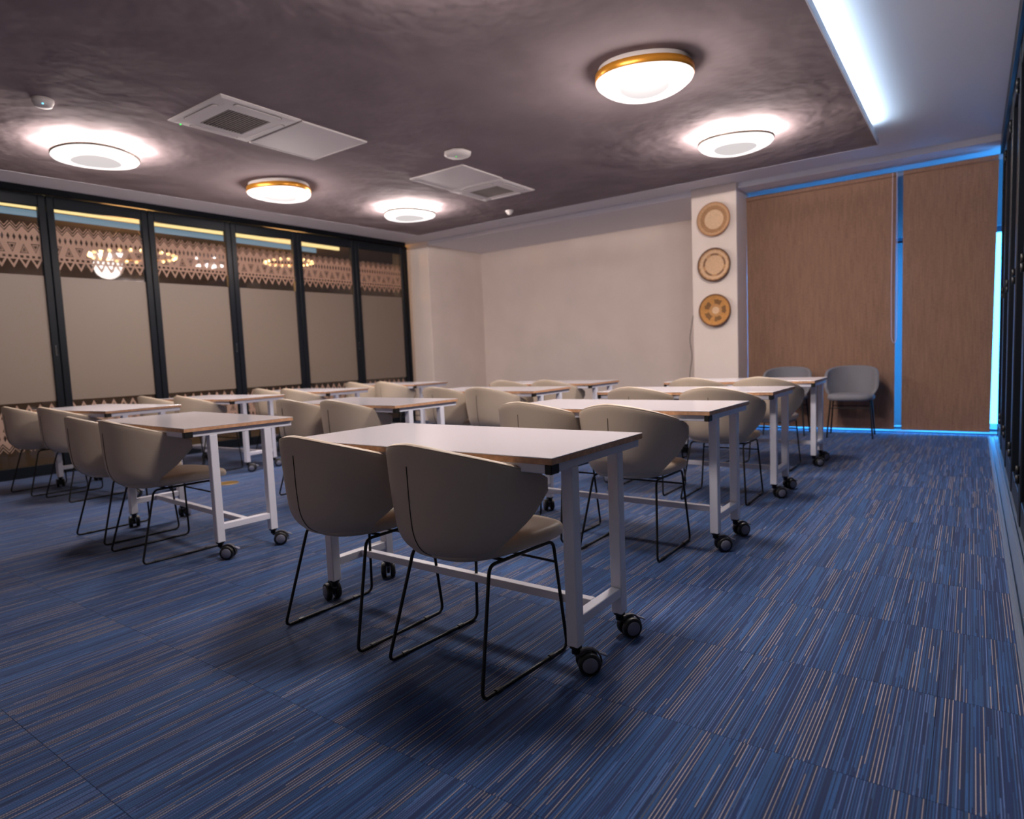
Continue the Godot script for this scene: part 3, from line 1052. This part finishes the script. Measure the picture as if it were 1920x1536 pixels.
func make_chair(label: String) -> Node3D:
	var c := thing("bucket_chair", label, "chair", Vector3.ZERO, 0.0, "beige bucket chairs")
	var sm := shell_mesh(0.030)
	var sh := part(c, "backrest", sm[0], M.beige_leather)
	var pp := st_new()
	tube(pp, sm[1], 0.0024, 6)
	part(sh, "piping", done(pp), M.beige_leather)
	var seam := []
	for k in 16:
		seam.append(shell_point(0.0, lerpf(0.16, 0.90, k / 15.0)) + Vector3(0, 0, 0.0005))
	var se := st_new()
	tube(se, seam, 0.0018, 6)
	part(sh, "back_seam", done(se), M.thread)
	part(c, "seat", seat_mesh(), M.beige_leather)
	for sg in [-1, 1]:
		var f := st_new()
		var lp := fillet([Vector3(sg * 0.178, 0.391, 0.13), Vector3(sg * 0.22, 0.006, 0.235), Vector3(sg * 0.22, 0.006, -0.215), Vector3(sg * 0.188, 0.391, -0.195)], 0.028, 4, true)
		tube(f, lp, 0.006, 8, true)
		var leg := part(c, "sled_leg", done(f), M.black_steel)
		var g := box_mesh(Vector3(0.016, 0.014, 0.030), 0.003)
		part(leg, "glide", g, M.black_plastic, Vector3(sg * 0.22, 0.007, -0.12))
		part(leg, "glide", g, M.black_plastic, Vector3(sg * 0.22, 0.007, 0.16))
	var b := st_new()
	tube(b, [Vector3(-0.194, 0.315, -0.199), Vector3(0.194, 0.315, -0.199)], 0.005, 8)
	part(c, "front_bar", done(b), M.black_steel)
	var b2 := st_new()
	tube(b2, [Vector3(-0.18, 0.390, 0.06), Vector3(0.18, 0.390, 0.06)], 0.006, 8)
	part(c, "rear_bar", done(b2), M.black_steel)
	return c

func build_tables_and_chairs():
	var order := ["nearest the alcove", "second from the alcove", "third from the alcove", "furthest from the alcove"]
	var cols := ["aisle", "middle", "partition"]
	# x, z of the table centre, its turn in degrees, then the two chairs: x, z, turn
	var rows := [
		[0, 3, -1.654, -1.907, -0.61, [-1.998, -1.698, -1.0], [-1.398, -1.690, -4.3]],
		[0, 2, -1.673, -3.385, -1.26, [-2.055, -3.200, -1.0], [-1.466, -3.130, 0.0]],
		[0, 1, -1.707, -4.706, -0.31, [-2.006, -4.510, 0.0], [-1.418, -4.457, 1.0]],
		[0, 0, -1.705, -6.017, 0.61, [-2.031, -5.789, 0.0], [-1.438, -5.769, 0.0]],
		[1, 3, -3.943, -2.046, -4.34, [-4.470, -1.863, -2.0], [-3.830, -1.803, -3.0]],
		[1, 2, -3.849, -3.430, -2.79, [-4.297, -3.244, -2.0], [-3.700, -3.204, -2.0]],
		[1, 1, -3.697, -4.858, 0.35, [-4.071, -4.680, 0.0], [-3.484, -4.600, 0.0]],
		[1, 0, -3.752, -5.987, -1.13, [-4.125, -5.810, 0.0], [-3.538, -5.759, 0.0]],
		[2, 3, -6.288, -2.513, 3.71, [-6.832, -2.215, 2.0], [-6.185, -2.271, 2.0]],
		[2, 2, -6.496, -3.708, 3.45, [-7.000, -3.423, 2.0], [-6.372, -3.483, 2.0]],
		[2, 1, -6.416, -4.805, 2.39, [-6.763, -4.610, 0.0], [-6.166, -4.568, 0.0]],
		[2, 0, -6.342, -6.127, 0.11, [-6.678, -5.914, 0.0], [-6.089, -5.904, 0.0]]]
	var table0: Node3D
	var chair0: Node3D
	for r in rows:
		var label := "white wheeled table in the %s column, %s" % [cols[r[0]], order[r[1]]]
		var t: Node3D
		if table0 == null:
			table0 = make_table(label)
			t = table0
		else:
			t = table0.duplicate()
			t.name = numbered("folding_table")
			add_child(t)
			t.set_meta("label", label)
		t.position = Vector3(r[2], 0, r[3])
		t.rotation.y = deg_to_rad(r[4])
		for k in 2:
			var cl := "beige bucket chair, %s side, at the %s-column table %s" % [["partition", "aisle"][k], cols[r[0]], order[r[1]]]
			var c: Node3D
			if chair0 == null:
				chair0 = make_chair(cl)
				c = chair0
			else:
				c = chair0.duplicate()
				c.name = numbered("bucket_chair")
				add_child(c)
				c.set_meta("label", cl)
			var q: Array = r[5 + k]
			c.position = Vector3(q[0], 0, q[1])
			c.rotation.y = deg_to_rad(q[2])

# ---------------------------------------------------------------- grey tub chairs by the blinds
func grey_chair(label: String, at: Vector3, turn: float):
	# built facing +z
	var c := thing("tub_chair", label, "chair", at, turn, "grey tub chairs against the blinds")
	var NU := 32
	var outer := []
	var inner := []
	for j in 15:
		var v := j / 14.0
		var ro := []
		var ri := []
		for i in NU + 1:
			var u := lerpf(-1, 1, i / float(NU))
			var au := absf(u)
			var rim := 0.765 - 0.10 * pow(au, 2.6) - 0.10 * pow(maxf(0.0, (au - 0.72) / 0.28), 2.0)
			var base := 0.43 + 0.03 * au
			var y := lerpf(base, rim, v)
			var flare := 0.225 + 0.045 * sin(v * PI * 0.5)
			var t := u * 1.72
			var lean := 0.04 * v
			var sx := flare * sin(t)
			var zz := -0.20 - lean + 0.33 * (1.0 - cos(t)) * (0.72 + 0.1 * v)
			ro.append(Vector3(sx, y, zz))
			ri.append(Vector3(sx * 0.88, y, zz + 0.032 * cos(t * 0.9)))
		outer.append(ro)
		inner.append(ri)
	var s := st_new()
	grid(s, outer)
	grid(s, inner, false, true)
	var edge := []
	for j in range(0, 15): edge.append([outer[j][0], inner[j][0], (outer[j][0] - outer[j][1]).normalized()])
	for i in range(1, NU): edge.append([outer[14][i], inner[14][i], Vector3.UP])
	for j in range(14, -1, -1): edge.append([outer[j][NU], inner[j][NU], (outer[j][NU] - outer[j][NU - 1]).normalized()])
	var rows := []
	for e in edge:
		var m: Vector3 = (e[0] + e[1]) * 0.5
		var row := []
		for k in 6:
			var a := PI * k / 5.0
			row.append(m + (e[0] - m) * cos(a) + e[2] * sin(a) * 0.014)
		rows.append(row)
	grid(s, rows)
	part(c, "backrest", done(s), M.grey_fabric)
	# seat cushion
	var rings := [[0.0, 0.408], [0.9, 0.408], [0.98, 0.418], [1.0, 0.44], [0.985, 0.462], [0.92, 0.474], [0.5, 0.478], [0.0, 0.478]]
	var sr := []
	for q in rings:
		var row := []
		for k in 40:
			var a := TAU * k / 40
			row.append(Vector3(signf(cos(a)) * pow(absf(cos(a)), 0.6) * 0.23 * q[0], q[1], 0.035 + signf(sin(a)) * pow(absf(sin(a)), 0.6) * 0.235 * q[0]))
		sr.append(row)
	var sc := st_new()
	grid(sc, sr, true)
	part(c, "seat", done(sc), M.grey_fabric)
	for sx in [-1, 1]:
		for sz in [-1, 1]:
			var l := st_new()
			tube(l, [Vector3(sx * 0.19, 0.412, sz * 0.15 + 0.03), Vector3(sx * 0.222, 0.0, sz * 0.20 + 0.03)], 0.009, 8)
			part(c, "leg", done(l), M.black_steel)
	for q in [[Vector3(-0.197, 0.325, 0.19), Vector3(0.197, 0.325, 0.19)], [Vector3(-0.197, 0.325, -0.13), Vector3(0.197, 0.325, -0.13)]]:
		var l := st_new()
		tube(l, q, 0.005, 6)
		part(c, "cross_bar", done(l), M.black_steel)

func build_grey_chairs():
	grey_chair("grey tub chair beside the chain of the blinds", Vector3(-1.095, 0, -7.97), 0.06)
	grey_chair("grey tub chair behind the table nearest the baskets, mostly hidden", Vector3(-1.775, 0, -8.0), 0.04)

# ---------------------------------------------------------------- baskets, cable, floor socket
func build_small_things():
	var z := -7.924
	basket(Vector3(-2.572, 2.588, z), 0.195, "woven basket with a pale centre and brown ring, topmost on the white pillar", 0)
	basket(Vector3(-2.574, 2.047, z), 0.195, "woven basket with a dark rim, middle one on the white pillar", 1)
	basket(Vector3(-2.572, 1.498, z), 0.190, "orange woven basket with black dashes, lowest on the white pillar", 2)
	var cb := thing("cable", "thin dark cable hanging beside the white pillar in the alcove", "cable", Vector3(-2.878, 0, -7.95))
	var s := st_new()
	tube(s, fillet([Vector3(0.012, 1.46, 0), Vector3(-0.005, 1.38, 0.0), Vector3(-0.045, 1.15, 0.0), Vector3(-0.008, 0.95, 0.0), Vector3(-0.055, 0.70, 0.0), Vector3(-0.03, 0.30, 0.0), Vector3(-0.05, 0.006, 0.0)], 0.12, 6), 0.004, 6)
	part(cb, "cord", done(s), M.cable)
	var fs := thing("floor_socket", "round brass floor socket in the blue carpet", "floor socket", Vector3(-5.494, 0.0, -3.145))
	part(fs, "rim", lathe_mesh([Vector2(0.075, 0.0), Vector2(0.078, 0.004), Vector2(0.090, 0.004), Vector2(0.095, 0.0)], 28), M.brass)
	part(fs, "lid", lathe_mesh([Vector2(0.076, 0.003), Vector2(0.0, 0.003)], 28), M.brass)

func basket(at: Vector3, R: float, label: String, kind: int):
	var b := thing("woven_basket", label, "basket", at, 0.0, "woven baskets on the pillar")
	var pale := Color(0.72, 0.50, 0.32)
	var tan_c := Color(0.52, 0.29, 0.14)
	var brown := Color(0.24, 0.125, 0.07)
	var orange := Color(0.56, 0.27, 0.08)
	var dark := Color(0.05, 0.03, 0.02)
	var r := RandomNumberGenerator.new()
	r.seed = 100 + kind
	var coils := 17
	var seg := 72
	var cw := R / coils
	var s := st_new()
	s.set_smooth_group(0)
	for k in coils:
		var r0 := k * cw
		var f := (k + 0.5) / coils
		# shallow bowl: the rim stands further off the pillar
		var dep := 0.012 + 0.045 * pow(f, 2.0)
		var dep2 := 0.012 + 0.045 * pow(minf(1.0, f + 1.0 / coils), 2.0)
		for i in seg:
			var a0 := TAU * i / seg
			var a1 := TAU * (i + 1) / seg
			var col := pale
			var ang := a0 / TAU
			if kind == 0:
				if f > 0.58 and f < 0.84: col = brown.lerp(tan_c, 0.3) if (i + k) % 2 == 0 else tan_c
				elif f >= 0.84: col = tan_c.lerp(pale, 0.3)
			elif kind == 1:
				if f > 0.60 and f < 0.70: col = brown if fposmod(ang * 5.0 + 0.1, 1.0) < 0.62 else tan_c
				elif f >= 0.94: col = brown
				elif f > 0.86: col = tan_c.lerp(brown, 0.5) if (i * 3 + k) % 4 < 2 else tan_c
				else: col = pale.lerp(tan_c, 0.25)
			else:
				col = orange
				if f < 0.22: col = pale
				elif f < 0.40: col = orange.lerp(tan_c, 0.5)
				elif f > 0.44 and f < 0.70 and fposmod(ang * 5.0 + 0.32, 1.0) < 0.62: col = dark if (i / 2 + k) % 2 == 0 else orange.lerp(brown, 0.4)
				elif f > 0.95: col = brown
			col = col * r.randf_range(0.88, 1.08)
			col.a = 1.0
			var prof := [[r0, dep], [r0 + cw * 0.25, dep + cw * 0.32], [r0 + cw * 0.75, dep + cw * 0.32 + (dep2 - dep) * 0.6], [r0 + cw, dep2]]
			for j in 3:
				var q := []
				for e in [[j, a0], [j, a1], [j + 1, a1], [j + 1, a0]]:
					q.append(Vector3(cos(e[1]) * prof[e[0]][0], sin(e[1]) * prof[e[0]][0], prof[e[0]][1]))
				for m in [0, 2, 1, 0, 3, 2]:
					s.set_color(col)
					s.add_vertex(q[m])
	part(b, "coiled_body", done(s), M.basketry)
	var rim := []
	for k in 48:
		var a := TAU * k / 48
		rim.append(Vector3(cos(a) * R, sin(a) * R, 0.055))
	var t := st_new()
	tube(t, rim, 0.007, 8, true)
	part(b, "rim", done(t), mat("basket_rim_%d" % kind, [Color(0.66, 0.46, 0.30), Color(0.36, 0.24, 0.17), Color(0.46, 0.29, 0.16)][kind], 0.85))
	var back := st_new()
	lathe(back, [Vector2(0.0, 0.0), Vector2(R * 0.5, 0.001), Vector2(R * 0.85, 0.03), Vector2(R, 0.053)], 40, Basis(Vector3(1, 0, 0), PI / 2))
	part(b, "back", done(back), M["basket_rim_%d" % kind])
